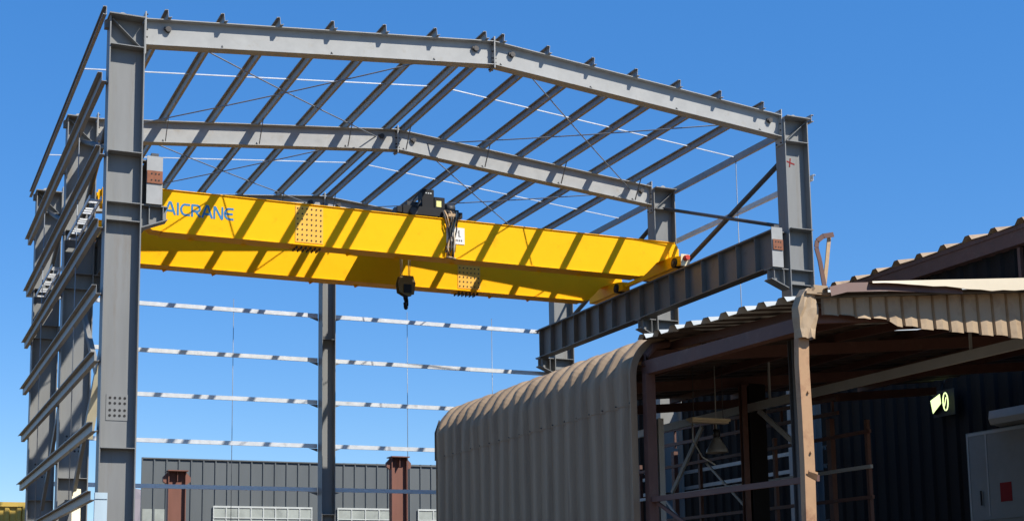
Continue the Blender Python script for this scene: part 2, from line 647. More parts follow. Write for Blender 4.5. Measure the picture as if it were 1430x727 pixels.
for x, nm in ((3.7, 'nearest the front left column'), (7.15, 'left of the middle wall column'), (14.0, 'right of the middle wall column'), (17.6, 'near the right runway beam')):
    bm = NB()
    tube(bm, [(x, YB + .03, 4.6), (x, YB + .03, 13.3)], .012, 6)
    one('wall_sag_rod', bm, 'rod', 'thin upright tie rod through the rear girts, %s' % nm, 'sag rod', (x, YB + .03, 4.6), 'upright tie rods in the walls')
# middle wall column
t = thing('wall_column', 'slim grey column in the middle of the rear wall, below the crane', 'column', (10.65, 16.25, 0))
bm = NB()
box(bm, 10.39, 10.41, 15.97, 16.50, .03, 16.55)
box(bm, 10.89, 10.91, 15.97, 16.50, .03, 16.55)
box(bm, 10.41, 10.89, 16.262, 16.278, .03, 16.55)
part('shaft', bm, 'column', t)
bm = NB()
box(bm, 10.2, 11.1, 15.9, 16.6, 0, .03)
part('base_plate', bm, 'column', t)
bm = NB()
for z in (11.9, 5.3):
    box(bm, 10.413, 10.887, 16.0, 16.26, z, z + .016)
part('stiffener', bm, 'column', t)

# right wall: upper bracing, girts
XR = 20.55
BR = [('rising', (XR, .15, 13.15), (XR, 7.8, 15.80), 'front'), ('falling', (XR + .1, .15, 15.62), (XR + .1, 7.8, 13.15), 'front'),
      ('rising', (XR, 8.2, 13.15), (XR, 16.1, 15.80), 'rear'), ('falling', (XR + .1, 8.2, 15.62), (XR + .1, 16.1, 13.15), 'rear')]
for nm, a, b, bay in BR:
    bm = NB()
    tube(bm, [a, b], .062 if nm == 'rising' else .085, 10)
    one('wall_brace', bm, 'brace', 'dark tubular brace %s away between the right columns of the %s bay' % (nm, bay), 'brace', a, 'crossed braces between the columns')
for nm, a, b, bay in BR:
    pa, pb = V(a), V(b)
    pa.x = pb.x = SPAN - XR
    bm = NB()
    tube(bm, [pa, pb], .075, 10)
    one('wall_brace', bm, 'brace', 'dark tubular brace %s away between the left columns of the %s bay' % (nm, bay), 'brace', pa, 'crossed braces between the columns')
# heavier angle braces lower down on the left
for k, (a, b, lab) in enumerate((((.42, .3, 10.6), (.42, 7.7, 5.2), 'upper dark steel strip brace falling away from the front left column'),
                                 ((.52, 7.7, 10.6), (.52, .3, 5.2), 'upper dark steel strip brace falling towards the front left column'),
                                 ((.42, 8.3, 10.6), (.42, 15.9, 5.2), 'upper dark steel strip brace behind the middle left column'))):
    bm = NB()
    bar(bm, a, b, .02, .22, up=(0, 0, 1))
    bar(bm, V(a) + V((.07, 0, .1)), V(b) + V((.07, 0, .1)), .11, .016, up=(0, 0, 1))
    one('strip_brace', bm, 'column', lab, 'brace', a, 'strip braces on the left wall')
for k, (a, b, lab) in enumerate((((.36, 6.2, 2.5), (.55, 7.75, 5.35), 'lower pale strip brace climbing to the middle left column'),
                                 ((.36, 4.3, 6.4), (.60, 3.2, 9.0), 'short pale strip brace close behind the front left column'))):
    bm = NB()
    bar(bm, a, b, .24, .02, up=(0, 1, 0))
    one('strip_brace', bm, 'cream', lab, 'brace', a, 'strip braces on the left wall')

RG = [16.0, 14.62, 8.05, 6.30, 5.75, 4.1]
RGL = ['top girt of the right wall under the eave channel', 'second girt from the top of the right wall, below the tubular braces', 'upper girt of the low right wall, seen under the brown shelter roof',
       'middle girt of the low right wall beside the hanging lamp', 'girt just below the hanging lamp on the low right wall', 'lowest girt of the low right wall behind the brown rail']
for z, lab in list(zip(RG, RGL))[1:]:
    bm = NB()
    x = SPAN + .16
    hg = .20 if z > 10 else .13
    profile(bm, zprof(hg, .085, flip=-1), (x, -.2, z), (x, 16.8, z))
    t = thing('side_girt', lab, 'girt', (x, -.2, z), 'girts of the right wall')
    part('rail', bm, 'galv' if z > 10 else 'galv_dark', t)
    for y in BAYS:
        bm = NB()
        box(bm, SPAN + .002, SPAN + .145, y - .06, y + .06, z + .012, z + .028)
        part('cleat', bm, 'beam', t)
bm = NB()
tube(bm, [(21.15, 4.0, 4.0), (21.15, 4.0, 16.6)], .014, 6)
one('wall_sag_rod', bm, 'rod', 'thin upright tie rod through the right girts of the front bay', 'sag rod', (21.15, 4.0, 4.0), 'upright tie rods in the walls')

# ------------------------------------------------------------------ crane runway beams
for side, lab in ((-1, 'left crane runway beam, dark behind the left columns with a rust plate on its end'), (1, 'right crane runway beam, long dark ribbed girder under the crane end')):
    xc = 1.17 if side < 0 else 19.68
    t = thing('runway_beam', lab, 'runway beam', (xc, -.28, 11.76), 'crane runway beams')
    hw, z0, z1 = .20, 11.76, 12.90
    bm = NB()
    y0, y1 = -.24, 16.5
    box(bm, xc - hw, xc + hw, y0, y1, z1 - .03, z1)
    box(bm, xc - hw, xc + hw, y0, y1, z0, z0 + .03)
    box(bm, xc - .01, xc + .01, y0, y1, z0 + .03, z1 - .03)
    part('beam', bm, 'beam', t)
    for k in range(16):
        y = y0 + .9 + k * 1.03
        bm = NB()
        for s in (-1, 1):
            a, b = sorted((xc + s * .012, xc + s * (hw - .005)))
            box(bm, a, b, y - .008, y + .008, z0 + .033, z1 - .033)
        part('stiffener', bm, 'beam', t)
    bm = NB()
    box(bm, xc - hw + .005, xc + hw - .005, y0 - .03, y0 - .002, z0 - .003, z1 + .08)
    part('end_plate', bm, 'rafter', t)
    bm = NB()
    o = .02 if side < 0 else .0
    box(bm, xc - .17 - o, xc + .19, y0 - .06, y0 - .032, 12.28, 12.60)
    for dx in (-.08, .02, .1):
        for zz in (12.36, 12.52):
            tube(bm, [(xc + dx, y0 - .06, zz), (xc + dx, y0 - .068, zz)], .022, 6, 1)
    part('tie_plate', bm, ['rust', 'dark'], t)
    for y in BAYS:
        bm = NB()
        a, b = sorted((xc + (-hw if side < 0 else hw), mx(D + .003, side)))
        box(bm, a, b, y - .12, y + .12, 12.88, 12.90 + .015)
        part('column_tie', bm, 'beam', t)
    bm = NB()
    box(bm, xc - .035, xc + .035, y0, y1, z1 + .001, z1 + .09)
    box(bm, xc - .09, xc + .09, y0 - .02, y0 + .12, z1 + .004, z1 + .16)
    part('crane_rail', bm, 'brace', t)

# ladder shaped cable trays between the left columns, just under runway level
for y0, y1, bay in ((3.0, 7.6, 'front'), (11.2, 15.8, 'rear')):
    t = thing('cable_tray', 'short galvanised ladder tray between the left columns of the %s bay' % bay, 'cable tray', (.2, y0, 12.7), 'ladder trays behind the left girts')
    for x in (.06, .36):
        bm = NB()
        bar(bm, (x, y0, 12.72), (x, y1, 12.72), .03, .11)
        part('side_rail', bm, 'galv', t)
    k = 0
    y = y0 + .2
    while y < y1:
        bm = NB()
        dz = .05 * math.sin(k * 2.1)
        bar(bm, (.077, y, 12.70 + dz), (.343, y, 12.70 + dz), .07, .05)
        part('rung', bm, 'galv', t)
        y += .38
        k += 1

# ------------------------------------------------------------------ overhead crane
YG, YR, GW = 6.1, 10.2, .56
GT, GB = 14.06, 12.80
crane = thing('overhead_crane', 'yellow double girder overhead crane with blue lettering, spanning the frame', 'crane', (10.42, 8.4, 12.99))


def bolts_grid(bm, xs, zs, y, mi):
    for x in xs:
        for z in zs:
            tube(bm, [(x, y, z), (x, y - .012, z)], .026, 8, mi)


def girder(y, gl, xsp, lettering):
    bm = NB()
    out = [(.82, 13.46), (1.45, 13.40), (1.75, 13.30), (2.05, 13.0), (2.25, GB + .02), (2.6, GB), (18.45, GB), (18.68, GB + .02), (18.9, 13.02), (19.2, 13.32), (19.45, 13.42), (20.05, 13.46),
           (20.05, 13.95), (19.9, GT), (.97, GT), (.82, 13.95)]
    prism(bm, [V((x, y, z)) for x, z in out], (0, GW, 0))
    # top plate and bottom plate, wider than the box
    box(bm, .95, 19.92, y - .035, y + GW + .035, GT + .002, GT + .022)
    box(bm, 2.55, 18.5, y - .045, y + GW + .045, GB - .022, GB - .002)
    g = part('girder', bm, 'yellow', crane, gl)
    bm = NB()
    box(bm, .98, 19.9, y + GW / 2 - .03, y + GW / 2 + .03, GT + .024, GT + .084)
    part('trolley_rail', bm, 'brace', g)
    # bolted web splice and bottom splice
    bm = NB()
    x0, x1 = xsp
    box(bm, x0, x1, y - .016, y - .003, GB + .06, GT - .06)
    nx = 6
    xs = [x0 + .07 + (x1 - x0 - .14) * k / (nx - 1) for k in range(nx)]
    zs = [GB + .14 + (GT - GB - .28) * k / 6 for k in range(7)]
    bolts_grid(bm, xs, zs, y - .016, 1)
    part('splice_plate', bm, ['plate_yellow', 'dark'], g)
    bm = NB()
    box(bm, x0 - .04, x1 + .04, y + .01, y + GW - .01, GB - .044, GB - .024)
    for k in range(6):
        for yy in (y + .06, y + .16, y + .36, y + .5):
            xx = x0 + (x1 - x0) * (k + .5) / 6
            tube(bm, [(xx, yy, GB - .044), (xx, yy, GB - .115)], .026, 6, 1)
    part('bottom_splice', bm, ['yellow', 'bolt'], g)
    # small lugs under the bottom plate
    for x in (3.4, 5.0, 8.3, 9.9, 11.8, 14.9, 16.4):
        bm = NB()
        yb = y + GW + .05
        prism(bm, [V((x, yb - .10, GB - .024)), V((x + .2, yb - .10, GB - .024)), V((x + .05, yb - .10, GB - .11))], (0, .012, 0))
        part('cable_lug', bm, 'yellow', g)
    return g


g1 = girder(YG, 'front yellow box girder carrying the lettering', (6.55, 7.42), True)
g2 = girder(YR, 'rear yellow box girder half hidden below the front one', (13.55, 14.4), False)

# lettering, drawn as flat strokes on the front girder's web
Q = [(0, 0)]


def arc(cx_, cz_, rx, rz_, a0, a1, n=10):
    return [(cx_ + rx * math.cos(math.radians(a0 + (a1 - a0) * k / n)), cz_ + rz_ * math.sin(math.radians(a0 + (a1 - a0) * k / n))) for k in range(n + 1)]


GLY = {
    'A': (1.05, [[(0, 0), (.45, 1), (.60, 1), (1.05, 0)], [(.28, .30), (.80, .30)]]),
    'I': (.22, [[(.1, 0), (.1, 1)]]),
    'C': (.95, [[(.95, .93)] + [(.55, .93)] + arc(.48, .5, .46, .44, 100, 260) + [(.55, .07), (.95, .07)]]),
    'R': (.95, [[(.05, 0), (.05, .95), (.6, .95)] + arc(.62, .70, .26, .25, 80, -80, 8) + [(.25, .45)], [(.45, .45), (.9, 0)]]),
    'N': (.98, [[(.05, 0), (.05, .97), (.15, .97), (.83, .03), (.93, .03), (.93, 1)]]),
    'E': (.95, [[(.95, .94), (.55, .94)] + arc(.48, .5, .46, .44, 100, 260) + [(.55, .06), (.95, .06)], [(.1, .5), (.85, .5)]]),
}
bm = NB()
x0, z0, hh, sc = 2.62, 13.34, .36, .272
px = x0
layer = 0
for ch in 'AICRANE':
    wd, strokes = GLY[ch]
    for st in strokes:
        for (a, b) in zip(st, st[1:]):
            pa = V((px + a[0] * sc, YG - .005 - layer * .0006, z0 + a[1] * hh))
            pb = V((px + b[0] * sc, YG - .005 - layer * .0006, z0 + b[1] * hh))
            layer = (layer + 1) % 4
            d = (pb - pa)
            L = d.length
            if L < 1e-5:
                continue
            d.normalize()
            s = V((-d.z, 0, d.x))
            quadbox(bm, pa - s * .031 - d * .012, d * (L + .024), s * .062, V((0, -.0004, 0)))
    px += wd * sc + .058
part('lettering', bm, 'blue_letter', g1)

# capacity plate, partly behind the cable bundle
bm = NB()
box(bm, 11.50, 12.12, YG - .016, YG - .003, 13.28, 13.82)
pl = part('capacity_plate', bm, 'white', g1)
bm = NB()
box(bm, 11.91, 11.945, YG - .019, YG - .017, 13.52, 13.74)
box(bm, 11.945, 11.985, YG - .019, YG - .017, 13.52, 13.545)
box(bm, 11.885, 11.908, YG - .019, YG - .017, 13.655, 13.68)
for k in range(3):
    box(bm, 11.84 + k * .075, 11.88 + k * .075, YG - .019, YG - .017, 13.37, 13.43)
part('plate_print', bm, 'cable_dark', pl)

# end carriages
for side in (-1, 1):
    xc = 1.17 if side < 0 else 19.68
    for y, nm in ((YG, 'front'), (YR, 'rear')):
        bm = NB()
        ya, yb = y - 1.05, y + 1.55
        hw = .15
        prism(bm, [V((xc - hw, ya, 13.06)), V((xc - hw, yb, 13.06)), V((xc - hw, yb, 13.32)), V((xc - hw, y + .9, 13.455)), V((xc - hw, y - .25, 13.455)), V((xc - hw, ya, 13.34))], (2 * hw, 0, 0))
        box(bm, xc - hw - .02, xc + hw + .02, y - .06, y + GW + .06, 13.458, 13.478) if False else None
        c = part('end_carriage', bm, 'yellow', crane)
        for yw in (y - .62,):
            bm = NB()
            tube(bm, [(xc - hw - .05, yw, 13.19), (xc + hw + .05, yw, 13.17)], .165, 16, 0)
            wh = part('wheel', bm, 'black', c)
            bm = NB()
            tube(bm, [(xc - hw - .085, yw, 13.19), (xc + hw + .085, yw, 13.17)], .07, 10)
            part('axle', bm, 'dark_grey', wh)
        if nm == 'rear':
            continue
        bm = NB()
        box(bm, xc - .17, xc + .17, ya - .03, ya - .004, 13.0, 13.40)
        part('buffer_plate', bm, 'cream', c)
        bm = NB()
        tube(bm, [(xc, ya - .032, 13.26), (xc, ya - .20, 13.26)], .10, 12, r1=.085)
        part('buffer', bm, 'red', c)
    bm = NB()
    box(bm, xc - .07, xc + .07, YG + 1.553, YR - 1.083, 13.14, 13.26)
    part('carriage_link', bm, 'yellow', crane)
    # small connection lugs on the girder ends
    for y in (YG, YR):
        bm = NB()
        xx = 20.05 if side > 0 else .82
        for yy in (y + .1, y + .4):
            a, b = sorted((xx + side * .003, xx + side * .10))
            box(bm, a, b, yy, yy + .02, 13.5, 13.9)
        part('end_lug', bm, 'yellow', crane)

# ------------------------------------------------------------------ hoist trolley on top of the crane
tr = thing('hoist_trolley', 'black hoist trolley standing on the crane girders', 'hoist', (11.3, 8.4, GT + .09))
ZT = GT + .09
for y in (YG + GW / 2, YR + GW / 2):
    bm = NB()
    box(bm, 10.1, 12.0, y - .12, y + .12, ZT + .03, ZT + .30)
    box(bm, 9.92, 10.097, y - .09, y + .09, ZT + .06, ZT + .24)
    box(bm, 12.003, 12.14, y - .09, y + .09, ZT + .06, ZT + .24)
    b = part('end_truck', bm, 'black', tr)
    for x in (10.45, 11.7):
        bm = NB()
        tube(bm, [(x, y - .15, ZT + .12), (x, y + .15, ZT + .12)], .125, 14)
        part('wheel', bm, 'dark_grey', b)
for x in (10.3, 11.75):
    bm = NB()
    box(bm, x, x + .16, YG + GW / 2 + .123, YR + GW / 2 - .123, ZT + .06, ZT + .28)
    part('cross_beam', bm, 'black', tr)
bm = NB()
tube(bm, [(10.47, 8.15, ZT + .42), (11.745, 8.15, ZT + .42)], .33, 20)
for k in range(12):
    x = 10.66 + k * .085
    tube(bm, [(x, 8.15, ZT + .42), (x + .03, 8.15, ZT + .42)], .345, 20)
part('rope_drum', bm, 'dark_grey', tr)
bm = NB()
box(bm, 10.5, 11.73, 8.75, 9.75, ZT - .15, ZT + .55)
part('gearbox', bm, 'black', tr)
# control cabinet with a slanting guard, smaller box with a yellow label
bm = NB()
box(bm, 10.86, 11.26, 6.55, 6.95, ZT + .303, ZT + .98)
cab = part('control_cabinet', bm, 'black', tr)
bm = NB()
for k in range(3):
    box(bm, 10.97 + k * .075, 11.01 + k * .085, 6.545, 6.548, ZT + .83, ZT + .87)
part('cabinet_marks', bm, 'frame_pale', cab)
bm = NB()
bar(bm, (10.36, 6.62, ZT + .33), (10.85, 6.62, ZT + .93), .05, .05, up=(0, 1, 0))
bar(bm, (10.60, 6.62, ZT + .31), (10.85, 6.62, ZT + .62), .05, .05, up=(0, 1, 0))
part('slanting_guard', bm, 'dark_grey', tr)
bm = NB()
box(bm, 11.27, 11.62, 6.52, 6.9, ZT + .303, ZT + .74)
jb = part('junction_box', bm, 'black', tr)
bm = NB()
box(bm, 11.33, 11.50, 6.514, 6.518, ZT + .42, ZT + .62)
part('label_plate', bm, 'label_yellow', jb)
bm = NB()
tube(bm, [(11.68, 6.6, ZT + .42), (11.97, 6.6, ZT + .42)], .13, 12)
part('travel_motor', bm, 'dark_grey', tr)
bm = NB()
box(bm, 10.42, 10.80, 6.75, 7.15, ZT + .303, ZT + .58)
part('brake_box', bm, 'dark_grey', tr)
# ropes, hook block and hook hang from the trolley
hb = thing('hook_block', 'dark hook block hanging on wire ropes between the crane girders', 'hook', (10.86, 8.15, 11.5))
HX, HY = 10.86, 8.15
bm = NB()
for dx, dy in ((-.2, -.1), (-.08, .1), (.06, -.1), (.18, .1)):
    tube(bm, [(HX + dx * 1.3, HY + dy, ZT + .1), (HX + dx, HY + dy, 12.62)], .013, 6)
part('wire_rope', bm, 'rope', hb)
bm = NB()
for s in (-1, 1):
    yy = HY + s * .13
    out = [(-.26, 12.05), (-.30, 12.35), (-.22, 12.60), (.22, 12.60), (.30, 12.35), (.24, 11.98), (0, 11.92)]
    prism(bm, [V((HX + a, yy - .012, z)) for a, z in out], (0, .024, 0))
part('cheek_plate', bm, 'hook_yellow', hb)
bm = NB()
for dx in (-.1, .1):
    tube(bm, [(HX + dx, HY - .11, 12.36), (HX + dx, HY + .11, 12.36)], .13, 14)
tube(bm, [(HX, HY - .2, 12.12), (HX, HY + .2, 12.12)], .06, 10)
part('sheave', bm, 'black', hb)
bm = NB()
box(bm, HX - .12, HX + .14, HY - .19, HY - .145, 12.02, 12.30)
part('front_guard', bm, 'black', hb)
bm = NB()
pts = [(HX, HY, 12.1), (HX, HY, 11.9)] + [(HX + .5 * .15 * math.sin(math.radians(a)), HY + .87 * .15 * math.sin(math.radians(a)), 11.70 + .16 * math.cos(math.radians(a))) for a in range(0, 271, 27)]
tube(bm, pts, .085, 10, r1=.05)
part('hook', bm, 'black', hb)

# cable bundle draped over the front girder
cb = thing('cable_bundle', 'knotted bundle of cables and tan straps draped down the front girder', 'cable', (12.1, YG - .1, 14.1))
cols = ['cable_dark', 'cable_tan', 'cable_dark', 'cable_tan', 'cable_dark', 'rope', 'cable_dark']
rnd = random.Random(11)
for k, m in enumerate(cols):
    bm = NB()
    pts = []
    x = 11.55 + .045 * k
    ph = rnd.uniform(0, 6)
    bot = 12.78 + rnd.uniform(-.05, .35)
    zz = [ZT + .22, GT + .07, 13.9, 13.7, 13.5, 13.3, 13.1, bot]
    for i, z in enumerate(zz):
        pin = .35 + .65 * abs((z - 13.35) / .75)
        xx = 11.66 + (x - 11.68) * pin * 1.6 + .04 * math.sin(ph + i * 1.3) - .05 * (14.1 - z)
        yy = YG - .09 - .035 * math.sin(ph * 2 + i) - .012 * (k % 3)
        if i == 0:
            yy = YG + .12
        pts.append((xx, yy, z))
    pts.append((pts[-1][0] + rnd.uniform(-.12, .16), YG - .11, bot + rnd.uniform(.1, .35)))
    tube(bm, pts, rnd.uniform(.018, .032), 7)
    part('cable', bm, m, cb)
bm = NB()
box(bm, 11.52, 11.76, YG - .16, YG - .06, 14.12, 14.22)
tube(bm, [(11.45, YG - .12, 12.80), (11.75, YG - .15, 12.76)], .04, 7)
part('strap_knot', bm, 'cable_tan', cb)

# ------------------------------------------------------------------ brown corrugated shelter in front on the right
XW = 7.0
YN, YF, YC = -13.85, -4.6, -18.9          # wall's near end, far end, gable end of the roof
RS = .10


def roofz(x, y=None):
    z = 6.33 + RS * (x - 7.7)
    if y is not None and y < YN:            # the open bay sags toward the gable
        z -= .26 * (YN - y) / (YN - YC)
    return z


sh = thing('corrugated_shelter', 'brown corrugated shelter with a curved wall top and open front', 'shelter', (XW, YC, 0))
# curved wall
rad = .72
path = [(XW, 0.0), (XW, 1.5), (XW, 3.0), (XW, 4.3), (XW, roofz(7.7) - rad)]
th1 = math.pi / 2 - math.atan(RS)
for k in range(1, 13):
    a = th1 * k / 12
    path.append((XW + rad - rad * math.cos(a), roofz(7.7) - rad + rad * math.sin(a)))
path.append((9.2, roofz(9.2)))


def norm2(i):
    a = path[max(i - 1, 0)]
    b = path[min(i + 1, len(path) - 1)]
    d = V((b[0] - a[0], 0, b[1] - a[1])).normalized()
    return V((-d.z, 0, d.x))


def rib_profile(y0, y1, pitch, amp, shape=((0, 0), (.42, 0), (.56, 1), (.86, 1))):
    out = []
    nr = int(round((y1 - y0) / pitch))
    p = (y1 - y0) / nr
    for k in range(nr):
        for f, h in shape:
            out.append((y0 + (k + f) * p, h * amp))
    out.append((y1, 0))
    return out


rp = rib_profile(YN, YF, .515, .088, ((0, 0), (.40, 0), (.50, .8), (.56, 1), (.80, 1), (.86, .8), (.96, 0)))
rnd = random.Random(21)
dent = {}


def wall_rows(bm, idx, off):
    rows = []
    for i in idx:
        x, z = path[i]
        nn = norm2(i)
        row = []
        for k, (y, h) in enumerate(rp):
            d = .010 * math.sin(y * 2.3 + i * .9) + .006 * math.sin(y * 7.1 - i)
            row.append(bm.verts.new(V((x, y, z)) + nn * (h + off + d)))
        rows.append(row)
    for a_, b_ in zip(rows, rows[1:]):
        for k in range(len(rp) - 1):
            bm.faces.new((a_[k], a_[k + 1], b_[k + 1], b_[k]))


path.insert(4, (XW, 5.12))
path.insert(5, (XW, 5.20))
bm = NB()
wall_rows(bm, range(0, 6), 0)
wall = part('wall_sheet', bm, 'khaki', sh)
bm = NB()
wall_rows(bm, [4] + list(range(6, len(path))), .012)
for k in range(0, len(rp) - 1, 7):                      # screw heads along the lap and the eave
    y = rp[k][0] + .12
    tube(bm, [(XW - .012, y, 5.17), (XW - .030, y, 5.17)], .014, 6, 1)
part('curved_sheet', bm, ['khaki', 'bolt'], sh)
# end trims of the curved wall
for y in (YN, YF):
    bm = NB()
    rows = []
    for i, (x, z) in enumerate(path[:-1]):
        nn = norm2(i)
        p = V((x, y, z))
        rows.append([bm.verts.new(p + nn * .075 + V((0, -.012, 0))), bm.verts.new(p + nn * .075 + V((0, .012, 0))), bm.verts.new(p - nn * .05 + V((0, .012, 0))), bm.verts.new(p - nn * .05 + V((0, -.012, 0)))])
    for a, b in zip(rows, rows[1:]):
        for k in range(4):
            bm.faces.new((a[k], a[(k + 1) % 4], b[(k + 1) % 4], b[k]))
    part('edge_trim', bm, 'khaki', wall)
# lapping sheet hanging loose at the far end
bm = NB()
prism(bm, [V((XW - .09, YF + .02, 5.1)), V((XW - .09, YF + .02, 5.75)), V((XW + .02, YF + .02, 6.05)), V((XW + .1, YF + .02, 5.9)), V((XW + .0, YF + .02, 5.1))], (0, .03, 0))
part('loose_flap', bm, 'under', wall)

# roof sheet (ribs run up the slope)
bm = NB()


def roof_sheet(bm, x0, x1, y0, y1, pitch, amp, dz=0, wav=.01):
    rp2 = rib_profile(y0, y1, pitch, amp)
    xs = [x0, x0 + .12] + [x0 + (x1 - x0) * k / 6 for k in range(1, 7)]
    rows = []
    for x in xs:
        rows.append([bm.verts.new((x, y, roofz(x, y) + h + dz + wav * math.sin(y * 3.3 + x * 2))) for y, h in rp2])
    for a, b in zip(rows, rows[1:]):
        for k in range(len(rp2) - 1):
            bm.faces.new((a[k], a[k + 1], b[k + 1], b[k]))


roof_sheet(bm, 9.0, 21.6, YN, YF, .515, .06, dz=-.02)
roof_sheet(bm, 7.10, 21.6, YC - .15, YN - .003, .50, .085)
roof = part('roof', bm, 'pipe', sh)
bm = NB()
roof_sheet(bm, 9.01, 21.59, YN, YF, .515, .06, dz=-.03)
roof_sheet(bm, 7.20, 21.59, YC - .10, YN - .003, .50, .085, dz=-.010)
part('shaded_underside', bm, 'under', roof, 'underside of the roof, shade put into its dark brown')  # darker copy of the roof sheet, shade put into its colour
# purlins under the roof
for x in (7.9, 9.6, 11.4, 13.2, 15.0, 17.0, 19.0):
    bm = NB()
    bar(bm, (x, YC + .1, roofz(x, YC) - .11), (x, YN, roofz(x) - .11), .08, .14)
    bar(bm, (x, YN + .003, roofz(x) - .11), (x, YF - .05, roofz(x) - .11), .08, .14)
    part('roof_purlin', bm, 'brown', roof)
for y in (YC + .12, YN + .05, -9.3, YF - .2):
    bm = NB()
    xs = (7.25, 21.5)
    dy = roofz(8, y) - roofz(8)
    prism(bm, [V((xs[0], y, roofz(xs[0]) - .40 + dy)), V((xs[1], y, roofz(xs[1]) - .40 + dy)), V((xs[1], y, roofz(xs[1]) - .19 + dy)), V((xs[0], y, roofz(xs[0]) - .19 + dy))], (0, .09, 0))
    part('roof_beam', bm, 'brown', roof)
# fascia beam under the open eave
bm = NB()
prism(bm, [V((7.2, YN + .06, 5.66)), V((7.2, YC + .35, 5.58)), V((7.2, YC + .35, 5.78)), V((7.2, YN + .06, 5.90))], (.10, 0, 0))
prism(bm, [V((7.302, YN + .06, 5.66)), V((7.302, YC + .35, 5.58)), V((7.302, YC + .35, 5.60)), V((7.302, YN + .06, 5.68))], (.08, 0, 0))
part('eave_beam', bm, 'brown', sh)
# bent knee where wall and roof framing meet
bm = NB()
tube(bm, [(7.22, YN - .04, 5.80), (7.25, YN - .04, 6.0), (7.4, YN - .04, 6.16), (7.7, YN - .04, 6.24)], .07, 8)
part('bent_knee', bm, 'brown', sh)
# posts
bm = NB()
box(bm, 7.16, 7.34, YN - .16, YN - .02, 0, 5.655)
part('post', bm, 'brown', sh)
bm = NB()
post = [(6.86, 0), (6.84, 1.6), (6.825, 2.7), (6.84, 3.6), (6.835, 4.3), (6.82, 5.0), (6.84, 5.5)]
rows = []
for x, z in post:
    rows.append([bm.verts.new((x, YC - .02, z)), bm.verts.new((x + .175, YC - .02, z)), bm.verts.new((x + .175, YC + .09, z)), bm.verts.new((x, YC + .09, z))])
for a, b in zip(rows, rows[1:]):
    for k in range(4):
        bm.faces.new((a[k], a[(k + 1) % 4], b[(k + 1) % 4], b[k]))
bm.faces.new(rows[0])
bm.faces.new(rows[-1][::-1])
for z in (3.75, 2.6, 4.6):
    tube(bm, [(6.95, YC - .022, z), (6.95, YC - .05, z)], .02, 6)
pst = part('corner_post', bm, 'tan_post', sh, 'weathered tan corner post with a rust patch')
bm = NB()
prism(bm, [V((6.88, YC - .024, 3.42)), V((7.02, YC - .024, 3.36)), V((7.02, YC - .07, 3.44)), V((6.88, YC - .06, 3.48))], (0, 0, .03))
part('post_clip', bm, 'tan_post', pst)
# crumpled cover plate round the head of the corner post
bm = NB()
rnd = random.Random(3)
zs = [5.36, 5.50, 5.66, 5.80, 5.95, 6.08]
outl = [(6.83, 7.07), (6.82, 7.08), (6.80, 7.12), (6.80, 7.13), (6.86, 7.10), (6.95, 7.10)]
rows = []
for z, (xa, xb) in zip(zs, outl):
    row = []
    for k in range(6):
        f = k / 5
        row.append(bm.verts.new((xa + (xb - xa) * f, YC - .10 - .015 * math.sin(f * 3.1) + rnd.uniform(-.03, .02), z + rnd.uniform(-.015, .015))))
    row.append(bm.verts.new((xb + .005, YC + .06, z)))
    row.insert(0, bm.verts.new((xa - .005, YC + .06, z)))
    rows.append(row)
for a, b in zip(rows, rows[1:]):
    for k in range(len(a) - 1):
        bm.faces.new((a[k], a[k + 1], b[k + 1], b[k]))
part('cover_plate', bm, 'tan', pst, 'crumpled tan sheet plate wrapped round the post head')
bm = NB()
box(bm, 6.92, 7.32, YC - .14, YC - .06, 5.99, 6.03)
box(bm, 7.06, 7.30, YC - .12, YC - .05, 6.033, 6.13)
part('head_bracket', bm, 'tan', pst)
# two bent straps standing up above the corner
def strap(pts, wd):
    bm = NB()
    for a, b in zip(pts, pts[1:]):
        bar(bm, a, b, wd, .016, up=(0, 1, 0))
    return bm


yy = YC - .1
part('bent_strap', strap([(7.27, yy, 6.06), (7.20, yy, 6.50), (7.15, yy, 6.68), (7.17, yy, 6.78), (7.28, yy, 6.86), (7.46, yy, 6.90)], .07), 'brown', sh, 'bent steel strap hooked over at its tip')
part('bent_strap', strap([(7.28, yy + .05, 6.06), (7.36, yy + .05, 6.5), (7.42, yy + .05, 6.87)], .06), 'cable_tan', sh, 'straight steel strap')

# gable valance: ribbed strip under the roof's front edge
bm = NB()
xs = []
x = 7.26
rnd = random.Random(8)
while x < 21.3:
    pw = .285
    xs += [(x, 0), (x + .012, -.04), (x + .03, -.012), (x + pw * .5, -.03 + rnd.uniform(-.008, .008)), (x + pw - .02, -.012)]
    x += pw
top = [bm.verts.new((a, YC + .0 + o, roofz(a, YC) - .06)) for a, o in xs]
mid = [bm.verts.new((a, YC - .004 + o * 1.1, roofz(a, YC) - .30)) for a, o in xs]
bot = [bm.verts.new((a + .004, YC - .02 + o * 1.3, 5.67 - .012 * (a - 7.2) + (.022 * ((k // 5) % 2)) - (.01 if a > 8.5 else -.06))) for k, (a, o) in enumerate(xs)]
for a, b in ((top, mid), (mid, bot)):
    for k in range(len(a) - 1):
        bm.faces.new((a[k], a[k + 1], b[k + 1], b[k]))
part('valance', bm, 'tan', sh, 'tan ribbed sheet strip along the shelter front')
